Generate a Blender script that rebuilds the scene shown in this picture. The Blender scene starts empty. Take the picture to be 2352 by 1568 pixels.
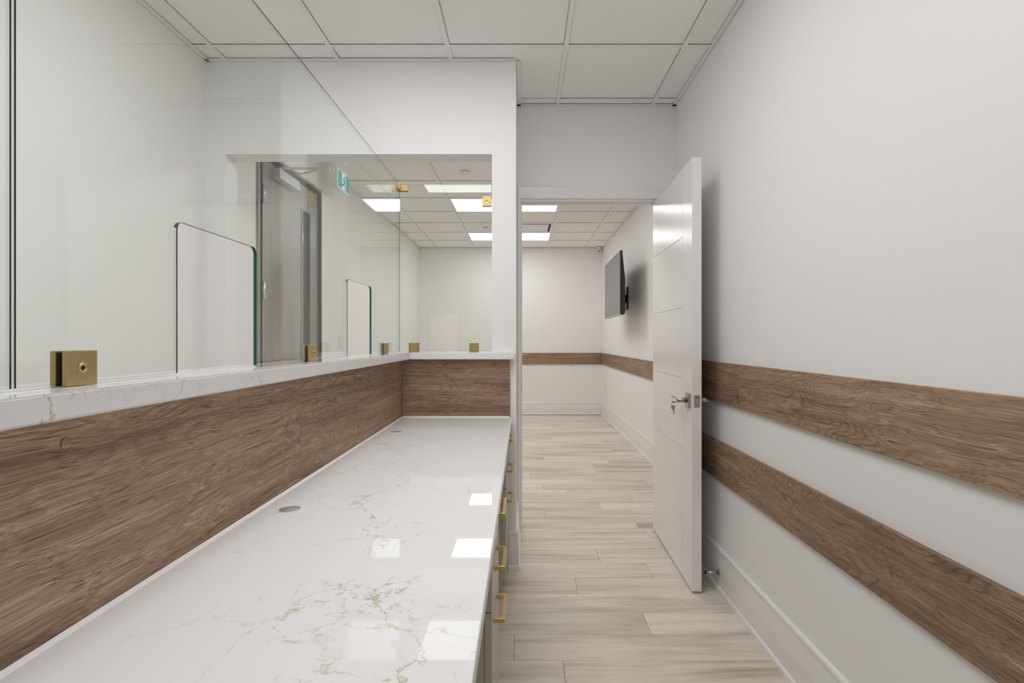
import bpy, bmesh, math, random
from mathutils import Vector, Matrix
random.seed(7)
sc = bpy.context.scene
COL = sc.collection
PI = math.pi
# ------------------------------------------------------------------ camera, world, exposure
FW, FH, F = 2352.0, 1568.0, 1225.0
VPX, VPY = 1202.0, 779.5
CZ = 1.24                                    # lens height above the floor
cam_d = bpy.data.cameras.new('camera'); cam = bpy.data.objects.new('camera', cam_d); COL.objects.link(cam)
cam.location = (0, 0, CZ); cam.rotation_euler = (PI/2, 0, 0)
cam_d.sensor_width = 36; cam_d.lens = 36*F/FW
cam_d.shift_x = -(VPX-FW/2)/FW; cam_d.shift_y = (VPY-FH/2)/FW
cam_d.clip_start = 0.02
sc.camera = cam
w = bpy.data.worlds.new('world'); sc.world = w; w.use_nodes = True
w.node_tree.nodes['Background'].inputs[0].default_value = (0.8, 0.85, 0.9, 1)
w.node_tree.nodes['Background'].inputs[1].default_value = 0.3
vs = sc.view_settings
vs.view_transform = 'Standard'; vs.look = 'None'; vs.exposure = 0.42; vs.gamma = 1.0; vs.use_curve_mapping = False
LIGHT_LOBBY, LIGHT_OFFICE = 5.2, 5.6          # radiance of the ceiling light diffusers
try:
    sc.cycles.use_light_tree = False; sc.cycles.caustics_reflective = False; sc.cycles.max_bounces = 10; sc.cycles.diffuse_bounces = 8; sc.cycles.glossy_bounces = 4; sc.cycles.transmission_bounces = 2
    sc.cycles.transparent_max_bounces = 16; sc.cycles.sample_clamp_indirect = 6; sc.cycles.adaptive_threshold = 0.03
except Exception: pass

# ------------------------------------------------------------------ materials
def nt(name):
    m = bpy.data.materials.new(name); m.use_nodes = True
    t = m.node_tree; b = t.nodes['Principled BSDF']
    return m, t, b
def node(t, typ, **kw):
    n = t.nodes.new(typ)
    for k, v in kw.items(): setattr(n, k, v)
    return n
def link(t, a, b): t.links.new(a, b)
def mth(t, op, a, b=None, clamp=False):
    n = node(t, 'ShaderNodeMath', operation=op); n.use_clamp = clamp
    for i, v in enumerate((a, b)):
        if v is None: continue
        if isinstance(v, (int, float)): n.inputs[i].default_value = v
        else: link(t, v, n.inputs[i])
    return n.outputs[0]
def mapr(t, v, a, b, c=0.0, d=1.0):
    n = node(t, 'ShaderNodeMapRange'); link(t, v, n.inputs[0])
    n.inputs[1].default_value = a; n.inputs[2].default_value = b; n.inputs[3].default_value = c; n.inputs[4].default_value = d
    return n.outputs[0]
def mixc(t, f, a, b):
    n = node(t, 'ShaderNodeMix', data_type='RGBA')
    if isinstance(f, (int, float)): n.inputs[0].default_value = f
    else: link(t, f, n.inputs[0])
    for i, v in ((6, a), (7, b)):
        if isinstance(v, tuple): n.inputs[i].default_value = (*v, 1)
        else: link(t, v, n.inputs[i])
    return n.outputs[2]
def noise(t, vec, scale=1.0, detail=3.0, rough=0.5, dist=0.0):
    n = node(t, 'ShaderNodeTexNoise'); n.inputs['Scale'].default_value = scale
    n.inputs['Detail'].default_value = detail; n.inputs['Roughness'].default_value = rough; n.inputs['Distortion'].default_value = dist
    if vec is not None: link(t, vec, n.inputs['Vector'])
    return n.outputs['Fac']
def bump(t, b, h, strength, dist=0.002):
    n = node(t, 'ShaderNodeBump'); n.inputs['Strength'].default_value = strength; n.inputs['Distance'].default_value = dist
    link(t, h, n.inputs['Height']); link(t, n.outputs[0], b.inputs['Normal'])
def simple(name, col, rough=0.5, metal=0.0, spec=0.5, nscale=0, nstr=0.0):
    m, t, b = nt(name)
    b.inputs['Base Color'].default_value = (*col, 1); b.inputs['Roughness'].default_value = rough
    b.inputs['Metallic'].default_value = metal; b.inputs['Specular IOR Level'].default_value = spec
    if nscale:
        tc = node(t, 'ShaderNodeTexCoord')
        bump(t, b, noise(t, tc.outputs['Object'], nscale, 3), nstr, 0.001)
    return m
def wood(name, along, stops, pores=0.5, k_warp=0.06, ring=0.35, s_low=1.0, s_mid=30.0, s_fine=330.0, s_pore=16.0, k_mid=0.55, a_mid=1.6, figure=0.0, rough=0.55, spec=0.35, bumpk=0.25, tone=0.12):
    """stretched-noise wood; `along` is the grain axis index of the object's own coordinates"""
    m, t, b = nt(name)
    tc = node(t, 'ShaderNodeTexCoord'); oi = node(t, 'ShaderNodeObjectInfo')
    off = node(t, 'ShaderNodeVectorMath', operation='SCALE'); off.inputs[0].default_value = (7.3, 11.9, 5.1); link(t, oi.outputs['Random'], off.inputs['Scale'])
    add = node(t, 'ShaderNodeVectorMath', operation='ADD'); link(t, tc.outputs['Object'], add.inputs[0]); link(t, off.outputs[0], add.inputs[1])
    def scaled(vec, a, c):
        n = node(t, 'ShaderNodeVectorMath', operation='MULTIPLY'); link(t, vec, n.inputs[0])
        v = [c, c, c]; v[along] = a; n.inputs[1].default_value = v
        return n.outputs[0]
    low = noise(t, scaled(add.outputs[0], 1.3*s_low, 6.0*s_low), 1.0, 3, 0.5)
    knot = noise(t, scaled(add.outputs[0], 4.0*s_low, 9.0*s_low), 1.0, 2, 0.5)
    wv = mth(t, 'ADD', mth(t, 'MULTIPLY', mth(t, 'SUBTRACT', low, 0.5), k_warp*2), mth(t, 'MULTIPLY', mth(t, 'SUBTRACT', knot, 0.5), k_warp*0.55))
    comb = node(t, 'ShaderNodeCombineXYZ')
    for i in range(3):
        if i != along: link(t, wv, comb.inputs[i])
    wadd = node(t, 'ShaderNodeVectorMath', operation='ADD'); link(t, add.outputs[0], wadd.inputs[0]); link(t, comb.outputs[0], wadd.inputs[1])
    vv = wadd.outputs[0]
    mid = noise(t, scaled(vv, a_mid, s_mid), 1.0, 5, 0.62)
    fine = noise(t, scaled(vv, s_pore*0.55, s_fine), 1.0, 2, 0.6)
    broad = noise(t, scaled(vv, 0.9, s_mid*0.28), 1.0, 2, 0.5)
    val = mth(t, 'ADD', mth(t, 'MULTIPLY', mid, k_mid), mth(t, 'ADD', mth(t, 'MULTIPLY', fine, ring), mth(t, 'MULTIPLY', broad, 1-k_mid)))
    mean = 0.5*(1+ring); sd = 0.115*math.sqrt(k_mid**2+ring**2+(1-k_mid)**2)
    val = mapr(t, val, mean-2.3*sd, mean+2.3*sd, 0.0, 1.0)
    cr = node(t, 'ShaderNodeValToRGB'); link(t, val, cr.inputs[0])
    e = cr.color_ramp.elements
    while len(e) < len(stops): e.new(0.5)
    for el, (p, c) in zip(e, stops): el.position = p; el.color = (*c, 1)
    pore = noise(t, scaled(vv, s_pore, s_fine*0.8), 1.0, 2, 0.5)
    pm = mth(t, 'MULTIPLY', mapr(t, pore, 0.60, 0.68), pores)
    dark = tuple(x*0.42 for x in stops[0][1])
    col = mixc(t, pm, cr.outputs[0], dark)
    if figure:
        # growth-ring figure: contour lines of a stretched field, broken up by the pores
        fld = noise(t, scaled(add.outputs[0], 1.5, 8.5), 1.0, 1.5, 0.4)
        rg = mapr(t, mth(t, 'SINE', mth(t, 'MULTIPLY', fld, 210.0)), 0.35, 0.95)
        msk = mapr(t, noise(t, scaled(add.outputs[0], 1.7, 5.0), 1.0, 1, 0.4), 0.46, 0.60)
        fm = mth(t, 'MULTIPLY', mth(t, 'MULTIPLY', rg, msk), mth(t, 'MULTIPLY', mapr(t, fine, 0.36, 0.56), figure))
        col = mixc(t, fm, col, dark)
    if tone:
        hsv = node(t, 'ShaderNodeHueSaturation'); link(t, col, hsv.inputs['Color'])
        link(t, mapr(t, oi.outputs['Random'], 0, 1, 1-tone, 1+tone), hsv.inputs['Value'])
        col = hsv.outputs[0]
    link(t, col, b.inputs['Base Color'])
    b.inputs['Roughness'].default_value = rough; b.inputs['Specular IOR Level'].default_value = spec
    if bumpk: bump(t, b, fine, bumpk, 0.0012)
    return m
def quartz(name):
    m, t, b = nt(name)
    tc = node(t, 'ShaderNodeTexCoord')
    co = tc.outputs['Object']
    wn = node(t, 'ShaderNodeTexNoise'); wn.inputs['Scale'].default_value = 7; wn.inputs['Detail'].default_value = 5; wn.inputs['Roughness'].default_value = 0.62; link(t, co, wn.inputs['Vector'])
    sub = node(t, 'ShaderNodeVectorMath', operation='SUBTRACT'); link(t, wn.outputs['Color'], sub.inputs[0]); sub.inputs[1].default_value = (.5, .5, .5)
    scl = node(t, 'ShaderNodeVectorMath', operation='SCALE'); link(t, sub.outputs[0], scl.inputs[0]); scl.inputs['Scale'].default_value = 0.22
    wco = node(t, 'ShaderNodeVectorMath', operation='ADD'); link(t, co, wco.inputs[0]); link(t, scl.outputs[0], wco.inputs[1])
    vein = lambda sc_, width: None
    def cell(sc_, wd):
        v = node(t, 'ShaderNodeTexVoronoi', feature='DISTANCE_TO_EDGE'); v.inputs['Scale'].default_value = sc_; link(t, wco.outputs[0], v.inputs['Vector'])
        return mapr(t, v.outputs['Distance'], 0.0, wd, 1.0, 0.0)
    patch = mapr(t, noise(t, co, 2.1, 3, 0.55), 0.45, 0.60)
    patch2 = mapr(t, noise(t, co, 4.5, 4, 0.6), 0.47, 0.58)
    # veins gather along a drift that crosses the slab diagonally
    sx = node(t, 'ShaderNodeSeparateXYZ'); link(t, wco.outputs[0], sx.inputs[0])
    dd = mth(t, 'ABSOLUTE', mth(t, 'ADD', mth(t, 'ADD', sx.outputs[0], 0.02), mth(t, 'MULTIPLY', mth(t, 'SUBTRACT', sx.outputs[1], 0.30), 0.25)))
    drift = mapr(t, dd, 0.03, 0.17, 1.0, 0.0)
    patch = mth(t, 'MINIMUM', mth(t, 'ADD', mth(t, 'MULTIPLY', patch, 0.55), mth(t, 'MULTIPLY', drift, mapr(t, noise(t, co, 3.3, 2), 0.36, 0.52))), 1.0)
    brk = mapr(t, noise(t, co, 38, 3, 0.6), 0.38, 0.6)
    big = mth(t, 'MULTIPLY', mth(t, 'MULTIPLY', cell(3.3, 0.011), patch), mth(t, 'ADD', mth(t, 'MULTIPLY', brk, 0.6), 0.4))
    small = mth(t, 'MULTIPLY', mth(t, 'MULTIPLY', cell(11, 0.036), mth(t, 'MULTIPLY', patch, patch2)), brk)
    cloud = mth(t, 'MULTIPLY', mapr(t, noise(t, wco.outputs[0], 3.0, 5, 0.6), 0.45, 0.75), 0.10)
    a = mth(t, 'MINIMUM', mth(t, 'ADD', mth(t, 'MULTIPLY', big, 0.8), mth(t, 'MULTIPLY', small, 0.6)), 0.8)
    base = mixc(t, cloud, (0.77, 0.755, 0.75), (0.69, 0.66, 0.615))
    link(t, mixc(t, a, base, (0.40, 0.345, 0.19)), b.inputs['Base Color'])
    b.inputs['Roughness'].default_value = 0.025; b.inputs['Specular IOR Level'].default_value = 0.06
    return m
def glass_mat(name, tint, extra=0.0):
    m = bpy.data.materials.new(name); m.use_nodes = True; t = m.node_tree
    t.nodes.clear()
    out = node(t, 'ShaderNodeOutputMaterial')
    lw = node(t, 'ShaderNodeLayerWeight'); lw.inputs['Blend'].default_value = 0.5
    p5 = mth(t, 'POWER', lw.outputs['Facing'], 5.0)
    fr = mth(t, 'ADD', mth(t, 'MULTIPLY', p5, 0.96), 0.04+extra)
    tr = node(t, 'ShaderNodeBsdfTransparent'); tr.inputs[0].default_value = (*tint, 1)
    gl = node(t, 'ShaderNodeBsdfGlossy'); gl.inputs['Roughness'].default_value = 0.0; gl.inputs['Color'].default_value = (0.95, 1.0, 0.97, 1)
    mx = node(t, 'ShaderNodeMixShader'); link(t, fr, mx.inputs[0]); link(t, tr.outputs[0], mx.inputs[1]); link(t, gl.outputs[0], mx.inputs[2])
    link(t, mx.outputs[0], out.inputs[0])
    return m
def emit(name, col, s):
    m = bpy.data.materials.new(name); m.use_nodes = True; t = m.node_tree; t.nodes.clear()
    out = node(t, 'ShaderNodeOutputMaterial'); e = node(t, 'ShaderNodeEmission'); e.inputs[0].default_value = (*col, 1); e.inputs[1].default_value = s
    link(t, e.outputs[0], out.inputs[0]); return m

M = {}
M['wall'] = simple('wall_paint', (0.878, 0.872, 0.873), 0.5, 0, 0.2)
M['wall_far'] = simple('lobby_wall_paint', (0.872, 0.856, 0.845), 0.55, 0, 0.2)
M['trim'] = simple('white_trim_enamel', (0.84, 0.83, 0.83), 0.28, 0, 0.45)
M['door'] = simple('white_door_enamel', (0.84, 0.82, 0.815), 0.22, 0, 0.5, 90, 0.03)
M['tile'] = simple('ceiling_tile_board', (0.90, 0.89, 0.88), 0.9, 0, 0.2)
M['tee'] = simple('ceiling_grid_steel', (0.86, 0.85, 0.838), 0.45, 0, 0.4)
M['plenum'] = simple('plenum_slab', (0.10, 0.10, 0.10), 0.9)
brown = [(0.0, (0.13, 0.077, 0.050)), (0.32, (0.24, 0.152, 0.101)), (0.62, (0.36, 0.240, 0.162)), (1.0, (0.57, 0.42, 0.295))]
for i, ax in enumerate('xyz'): M['brown_'+ax] = wood('brown_oak_laminate_'+ax, i, brown, pores=0.72, k_warp=0.05, ring=0.85, s_low=0.8, s_mid=46, s_fine=560, s_pore=5.5, k_mid=0.6, a_mid=0.8, figure=0.6, bumpk=0.6, tone=0.04)
M['plank'] = wood('pale_oak_plank', 0, [(0.0, (0.36, 0.31, 0.245)), (0.28, (0.58, 0.52, 0.425)), (0.55, (0.72, 0.66, 0.56)), (1.0, (0.82, 0.775, 0.685))], pores=0.06, k_warp=0.05, ring=0.12, s_low=0.7, s_mid=17, s_fine=190, a_mid=1.0, k_mid=0.65, rough=0.4, spec=0.35, bumpk=0.06, tone=0.07)
M['sub'] = simple('floor_underlay', (0.30, 0.26, 0.21), 0.8)
M['grey_door'] = wood('grey_brown_veneer', 2, [(0.0, (0.20, 0.166, 0.150)), (0.5, (0.272, 0.232, 0.214)), (1.0, (0.335, 0.29, 0.268))], pores=0.1, k_warp=0.015, ring=0.3, s_mid=40, rough=0.33, spec=0.5, bumpk=0.05, tone=0)
M['frame_grey'] = simple('grey_door_frame_paint', (0.25, 0.24, 0.228), 0.35)
M['quartz'] = quartz('white_quartz_gold_veins')
M['cab'] = simple('taupe_cabinet_lacquer', (0.52, 0.475, 0.415), 0.32, 0, 0.45)
M['cab_in'] = simple('taupe_cabinet_carcass', (0.40, 0.365, 0.32), 0.5)
M['caulk'] = simple('white_silicone', (0.85, 0.84, 0.84), 0.35)
def brushed(name, col, rough):
    m, t, b = nt(name); tc = node(t, 'ShaderNodeTexCoord')
    n = node(t, 'ShaderNodeVectorMath', operation='MULTIPLY'); link(t, tc.outputs['Object'], n.inputs[0]); n.inputs[1].default_value = (900, 900, 25)
    f = noise(t, n.outputs[0], 1, 2)
    link(t, mixc(t, f, tuple(c*0.88 for c in col), tuple(min(1, c*1.1) for c in col)), b.inputs['Base Color'])
    link(t, mapr(t, f, 0, 1, rough-0.06, rough+0.08), b.inputs['Roughness']); b.inputs['Metallic'].default_value = 1
    return m
M['brass'] = brushed('brushed_brass', (0.52, 0.40, 0.20), 0.34)
M['pull_brass'] = brushed('satin_gold_pull', (0.72, 0.54, 0.24), 0.26)
M['nickel'] = brushed('satin_nickel', (0.50, 0.475, 0.44), 0.28)
M['grommet'] = simple('grey_grommet_plastic', (0.36, 0.35, 0.34), 0.4)
M['alu'] = simple('silver_closer_paint', (0.60, 0.59, 0.575), 0.35, 0.4)
M['steel'] = simple('bright_hinge_steel', (0.72, 0.72, 0.70), 0.25, 0.7)
M['dark'] = simple('dark_recess', (0.02, 0.02, 0.02), 0.6)
M['black'] = simple('black_plastic', (0.02, 0.02, 0.022), 0.35)
M['screen'] = simple('tv_screen_off', (0.12, 0.112, 0.105), 0.28, 0, 0.9)
M['white_pl'] = simple('white_plastic', (0.80, 0.79, 0.775), 0.4)
M['glass'] = glass_mat('clear_glass_face', (0.972, 0.985, 0.977))
M['edge'] = simple('green_glass_edge', (0.004, 0.085, 0.068), 0.12, 0, 0.6)
M['arris'] = simple('glass_edge_arris', (0.012, 0.022, 0.02), 0.15, 0, 0.6)
M['pale_edge'] = glass_mat('pale_glass_edge', (0.80, 0.90, 0.86), 0.05)
M['lite'] = simple('tinted_door_lite', (0.055, 0.055, 0.05), 0.06, 0, 0.6)
M['emit'] = emit('led_diffuser', (0.985, 0.992, 1.0), LIGHT_LOBBY)
M['emit_office'] = emit('led_diffuser_office', (0.985, 0.992, 1.0), LIGHT_OFFICE)
M['green'] = emit('exit_sign_green', (0.0, 0.30, 0.225), 0.85)
M['figure'] = simple('exit_sign_figure', (0.0, 0.06, 0.07), 0.5)
M['sign_white'] = emit('exit_sign_white', (0.86, 0.92, 1.0), 0.6)
M['led_red'] = emit('red_indicator', (1.0, 0.12, 0.1), 2.0)
M['glint'] = simple('painted_glint_white', (0.86, 0.86, 0.9), 0.5)  # pale tone for the reflection painted on the door's vision glass

# ------------------------------------------------------------------ geometry helpers
def box(bm, a, b, mat=0):
    x0, y0, z0 = a; x1, y1, z1 = b
    v = [bm.verts.new(p) for p in ((x0,y0,z0),(x1,y0,z0),(x1,y1,z0),(x0,y1,z0),(x0,y0,z1),(x1,y0,z1),(x1,y1,z1),(x0,y1,z1))]
    fs = []
    for f in ((3,2,1,0),(4,5,6,7),(0,1,5,4),(1,2,6,5),(2,3,7,6),(3,0,4,7)):
        fc = bm.faces.new([v[i] for i in f]); fc.material_index = mat; fs.append(fc)
    return fs
def bx(*boxes, bev=0.0, seg=2):
    bm = bmesh.new()
    for a, b in boxes: box(bm, tuple(min(p, q) for p, q in zip(a, b)), tuple(max(p, q) for p, q in zip(a, b)))
    if bev: bmesh.ops.bevel(bm, geom=bm.edges[:], offset=bev, segments=seg, affect='EDGES', profile=0.5)
    return bm
def prism(pts, axis, d0, d1, bm=None):
    """extrude the 2-D outline pts along axis (0,1,2); pts are the other two coordinates in cyclic order"""
    bm = bm or bmesh.new()
    def P(p, d):
        u, v = p
        return {0: (d, u, v), 1: (u, d, v), 2: (u, v, d)}[axis]
    A = [bm.verts.new(P(p, d0)) for p in pts]; B = [bm.verts.new(P(p, d1)) for p in pts]
    n = len(pts)
    bm.faces.new(A); bm.faces.new(B[::-1])
    for i in range(n): bm.faces.new((A[i], B[i], B[(i+1) % n], A[(i+1) % n]))
    bmesh.ops.recalc_face_normals(bm, faces=bm.faces[:])
    return bm
def cyl(p0, p1, r, n=20, r1=None, bm=None, bev=0):
    bm = bm or bmesh.new(); p0 = Vector(p0); p1 = Vector(p1); r1 = r if r1 is None else r1
    d = (p1-p0).normalized(); u = d.orthogonal().normalized(); v = d.cross(u)
    A = []; B = []
    for i in range(n):
        c = math.cos(2*PI*i/n); s = math.sin(2*PI*i/n)
        A.append(bm.verts.new(p0+(u*c+v*s)*r)); B.append(bm.verts.new(p1+(u*c+v*s)*r1))
    fs = [bm.faces.new(A[::-1]), bm.faces.new(B)]
    for i in range(n):
        f = bm.faces.new((A[i], A[(i+1) % n], B[(i+1) % n], B[i])); f.smooth = True
    return bm
def lathe(prof, c, axis, n=28):
    """revolve (radius, distance) profile about `axis` direction at point c"""
    bm = bmesh.new(); c = Vector(c); d = Vector(axis).normalized(); u = d.orthogonal().normalized(); v = d.cross(u)
    R = []
    for r, h in prof:
        if r < 1e-6: R.append([bm.verts.new(c+d*h)])
        else: R.append([bm.verts.new(c+d*h+(u*math.cos(2*PI*i/n)+v*math.sin(2*PI*i/n))*r) for i in range(n)])
    for a, b in zip(R, R[1:]):
        for i in range(n):
            j = (i+1) % n
            if len(a) == 1 and len(b) == 1: continue
            vs_ = [a[0], b[j], b[i]] if len(a) == 1 else ([a[i], a[j], b[0]] if len(b) == 1 else [a[i], a[j], b[j], b[i]])
            f = bm.faces.new(vs_); f.smooth = True
    bmesh.ops.recalc_face_normals(bm, faces=bm.faces[:])
    return bm
WORLD = {}
def mk(name, bm, mats, parent=None, local=False, smooth=False):
    """link bm as ONE mesh object; origin at the middle of its base"""
    bm.verts.ensure_lookup_table()
    lo = [min(v.co[i] for v in bm.verts) for i in range(3)]; hi = [max(v.co[i] for v in bm.verts) for i in range(3)]
    c = Vector(((lo[0]+hi[0])/2, (lo[1]+hi[1])/2, lo[2]))
    bmesh.ops.translate(bm, verts=bm.verts[:], vec=-c)
    me = bpy.data.meshes.new(name); bm.to_mesh(me); bm.free()
    for m in (mats if isinstance(mats, (list, tuple)) else [mats]): me.materials.append(M[m])
    o = bpy.data.objects.new(name, me); COL.objects.link(o)
    base = Vector((0, 0, 0))
    if parent is not None:
        o.parent = parent
        if not local: base = WORLD[parent.name]
    o.location = c-base; WORLD[o.name] = c if not local else base+c
    return o
def tag(o, label, cat, group=None):
    o['label'] = label; o['category'] = cat
    if group: o['group'] = group
    return o
def thing(name, label, cat, loc=(0, 0, 0), rz=0, group=None):
    o = bpy.data.objects.new(name, None); COL.objects.link(o); o.location = loc; o.rotation_euler = (0, 0, rz)
    o.empty_display_size = 0.05
    WORLD[o.name] = Vector(loc); return tag(o, label, cat, group)
def struct(name, bm, m, label, cat):
    o = mk(name, bm, m); o['kind'] = 'structure'; return tag(o, label, cat)
def struct_empty(name, loc, label, cat, rz=0):
    o = thing(name, label, cat, loc, rz); o['kind'] = 'structure'; return o

# ------------------------------------------------------------------ key dimensions (metres, camera at x=y=0)
CEIL = 2.748
XL, XR, XFR = -1.717, 0.982, 1.303           # left wall, office right wall, lobby right wall
YB, YP, YPB, YD, YDB, YF = -1.0, 2.886, 3.013, 3.44, 3.565, 8.80
XE = -0.040                                  # end of the partition
OX0, OX1, OZ = -1.614, -0.170, 2.243         # opening in the partition
DX0, DX1, DZ = -0.014, 0.868, 2.135          # office doorway
T = 0.12

# ------------------------------------------------------------------ room shell
struct('wall_right', bx(((XR, YB, 0), (XR+T, YDB, CEIL+0.05))), 'wall', 'smooth off-white office wall on the right with two wooden bands', 'wall')
struct('wall_rear', bx(((XL-T, YB-T, 0), (XR+T, YB, CEIL+0.05))), 'wall', 'off-white office wall behind the photographer', 'wall')
L0, L1, LT = 3.452, 4.500, 2.478             # rough opening of the grey door in the left wall
struct('wall_left', bx(((XL-T, YB, 0), (XL, L0, CEIL+0.05)), ((XL-T, L1, 0), (XL, YF+T, CEIL+0.05)), ((XL-T, L0, LT), (XL, L1, CEIL+0.05))), 'wall_far', 'long off-white wall on the left holding the grey door', 'wall')
struct('wall_partition', bx(((XL, YP, 0), (OX0, YPB, CEIL+0.05)), ((OX0, YP, OZ), (OX1, YPB, CEIL+0.05)), ((OX1, YP, 0), (XE, YPB, CEIL+0.05))), 'wall', 'white partition wall with the wide opening above the ledge', 'wall')
struct('wall_return', bx(((OX1, YPB, 0), (XE, YDB, CEIL+0.05))), 'wall', 'short white return wall between the opening and the doorway', 'wall')
struct('wall_doorway', bx(((XE, YD, DZ+0.02), (XR, YDB, CEIL+0.05)), ((XE, YD, 0), (DX0-0.018, YDB, DZ+0.02)), ((DX1+0.018, YD, 0), (XR, YDB, DZ+0.02)), ((XR, YDB-0.02, 0), (XFR+T, YDB, CEIL+0.05)) ), 'wall', 'off-white wall over and beside the open office doorway', 'wall')
struct('wall_far', bx(((XL, YF, 0), (XFR+T, YF+T, CEIL+0.05))), 'wall_far', 'off-white far end wall of the lobby seen through the doorway', 'wall')
struct('wall_far_right', bx(((XFR, YDB, 0), (XFR+T, YF, CEIL+0.05))), 'wall_far', 'off-white lobby side wall carrying the television', 'wall')
struct('wall_counter', bx(((-0.760, -0.99, 0), (-0.6622, YPB, 1.1338))), 'wall', 'low wall carrying the ledge behind the work counter', 'wall')
struct('wall_counter_end', bx(((-0.662, YP, 0), (OX1, YPB, 1.1338))), 'wall', 'low wall closing the opening at the counter end', 'wall')

# floor: underlay slab + planks
fl = struct('floor', bx(((XL-T, YB-T, -0.06), (XFR+T, YF+T, -0.007))), 'sub', 'pale greige wood plank floor running across the doorway', 'floor')
PW, PL = 0.1805, 1.22
known = {0: -0.037, 1: 0.54, 3: 0.267, 9: 0.154, 10: 0.574, 12: 0.355}
plank_me = {}
def plank_mesh(ln):
    key = round(ln, 3)
    if key not in plank_me:
        bm = bx(((-ln/2+0.0006, -PW/2+0.0007, -0.007), (ln/2-0.0006, PW/2-0.0007, 0)))
        top = [e for e in bm.edges if all(abs(v.co.z) < 1e-6 for v in e.verts)]
        bmesh.ops.bevel(bm, geom=top, offset=0.0012, segments=1, affect='EDGES')
        me = bpy.data.meshes.new('plank'); bm.to_mesh(me); bm.free(); me.materials.append(M['plank']); plank_me[key] = me
    return plank_me[key]
k = math.floor((YB-2.061)/PW)
while True:
    y = 2.061+PW*(k+0.5)
    if y+PW/2 > YF+0.1: break
    j = known.get(k, random.uniform(-0.6, 0.6))
    xs = [j+PL*i for i in range(-4, 5)]
    xmax = XFR if y > 3.3 else XR
    xs = [max(XL, min(xmax, x)) for x in xs]; xs = sorted(set(xs))
    for a, b in zip(xs, xs[1:]):
        if b-a < 0.03: continue
        o = bpy.data.objects.new('plank', plank_mesh(b-a)); COL.objects.link(o); o.parent = fl
        o.location = Vector(((a+b)/2, y, 0))-WORLD['floor']
    k += 1

# ceiling: plenum slab + tiles + tees + wall angles
ce = struct('ceiling', bx(((XL-T, YB-T, CEIL+0.055), (XFR+T, YF+T, CEIL+0.12))), 'plenum', 'suspended ceiling of square off-white tiles in a white grid', 'ceiling')
TW = 0.024
tile_me = {}
def tile(x0, x1, y0, y1):
    x0 += TW/2-0.0015; x1 -= TW/2-0.0015; y1 -= TW/2+0.0005
    if x1-x0 < 0.02 or y1-y0 < 0.02: return
    w_, h_ = round(x1-x0, 4), round(y1-y0, 4)
    if (w_, h_) not in tile_me:
        bm = bx(((-w_/2, -h_/2, 0), (w_/2, h_/2, 0.015)))
        me = bpy.data.meshes.new('ceiling_tile'); bm.to_mesh(me); bm.free(); me.materials.append(M['tile']); tile_me[(w_, h_)] = me
    o = bpy.data.objects.new('ceiling_tile', tile_me[(w_, h_)]); COL.objects.link(o); o.parent = ce
    o.location = Vector(((x0+x1)/2, (y0+y1)/2, CEIL+0.0055))-WORLD['ceiling']
def tee(x0, y0, x1, y1):
    if x0 == x1: bm = bx(((x0-TW/2, y0, CEIL), (x0+TW/2, y1, CEIL+0.003)), ((x0-0.003, y0, CEIL+0.003), (x0+0.003, y1, CEIL+0.03)))
    else: bm = bx(((x0, y0-TW/2, CEIL+0.0004), (x1, y0+TW/2, CEIL+0.003)), ((x0, y0-0.003, CEIL+0.003), (x1, y0+0.003, CEIL+0.03)))
    mk('grid_tee', bm, 'tee', ce)
def cells(lines, lo, hi):
    e = [lo]+[v for v in lines if lo+0.01 < v < hi-0.01]+[hi]
    return list(zip(e, e[1:]))
NX = [0.22+0.61*i for i in range(-3, 2)]; NY = [2.745-0.61*i for i in range(0, 13)][::-1]
FX = [0.41+0.61*i for i in range(-3, 2)]; FY = [5.09+0.61*i for i in range(-3, 7)]
near_lights = [(-1.0, 0.22, 0.305, 0.915), (-1.0, 0.22, 1.525, 2.135)]  # second panel is added out of view to lift the office brightness
far_lights = [(-0.81, 0.41, FY[1], FY[2]), (-0.81, 0.41, FY[4], FY[5]), (-0.81, 0.41, FY[7], FY[8])]
diff = (-0.20, 0.41, FY[6], FY[7])
def covered(x0, x1, y0, y1, L):
    cx, cy = (x0+x1)/2, (y0+y1)/2
    return any(a < cx < b and c < cy < d for a, b, c, d in L)
def grid(xs, ys, rx, ry, skip, gap=0.003):
    for x0, x1 in cells(xs, *rx):
        for y0, y1 in cells(ys, *ry):
            if not covered(x0, x1, y0, y1, skip): tile(x0+gap, x1-gap, y0+gap, y1-gap)
def tees(xs, ys, rx, ry, skip):
    for y in ys:
        if ry[0] < y < ry[1]: tee(rx[0], y, rx[1], y)
    for x in xs:
        if not rx[0] < x < rx[1]: continue
        segs = [(ry[0], ry[1])]
        for a, b, c, d in skip:
            if a+0.05 < x < b-0.05:
                segs = [s for p, q in segs for s in ((p, min(q, c)), (max(p, d), q)) if s[1]-s[0] > 0.01]
        for p, q in segs: tee(x, p, x, q)
grid(NX, NY, (XL, XR), (YB, 2.745), near_lights)
tees(NX, NY, (XL, XR), (YB, 2.745), near_lights)
tee(XL, 2.745, XR, 2.745)
for a, b in cells(NX, XL, -0.39): tile(a+0.003, b-0.003, 2.748, YP)
for x in NX[:3]: tee(x, 2.745, x, YP)
o = mk('ceiling_tile', prism([(-0.387, 2.748), (0.217, 2.748), (0.217, 3.352), (XE+0.003, 3.352), (XE+0.003, YP-0.003), (-0.387, YP-0.003)], 2, CEIL+0.0055, CEIL+0.0205), 'tile', ce)
for a, b in ((0.22, 0.83), (0.83, XR)): tile(a+0.003, b-0.003, 2.748, 3.352)
for a, b in ((XE, 0.22), (0.22, 0.83), (0.83, XR)): tile(a+0.003, b-0.003, 3.358, YD)
tee(XE, 3.355, XR, 3.355)
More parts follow.
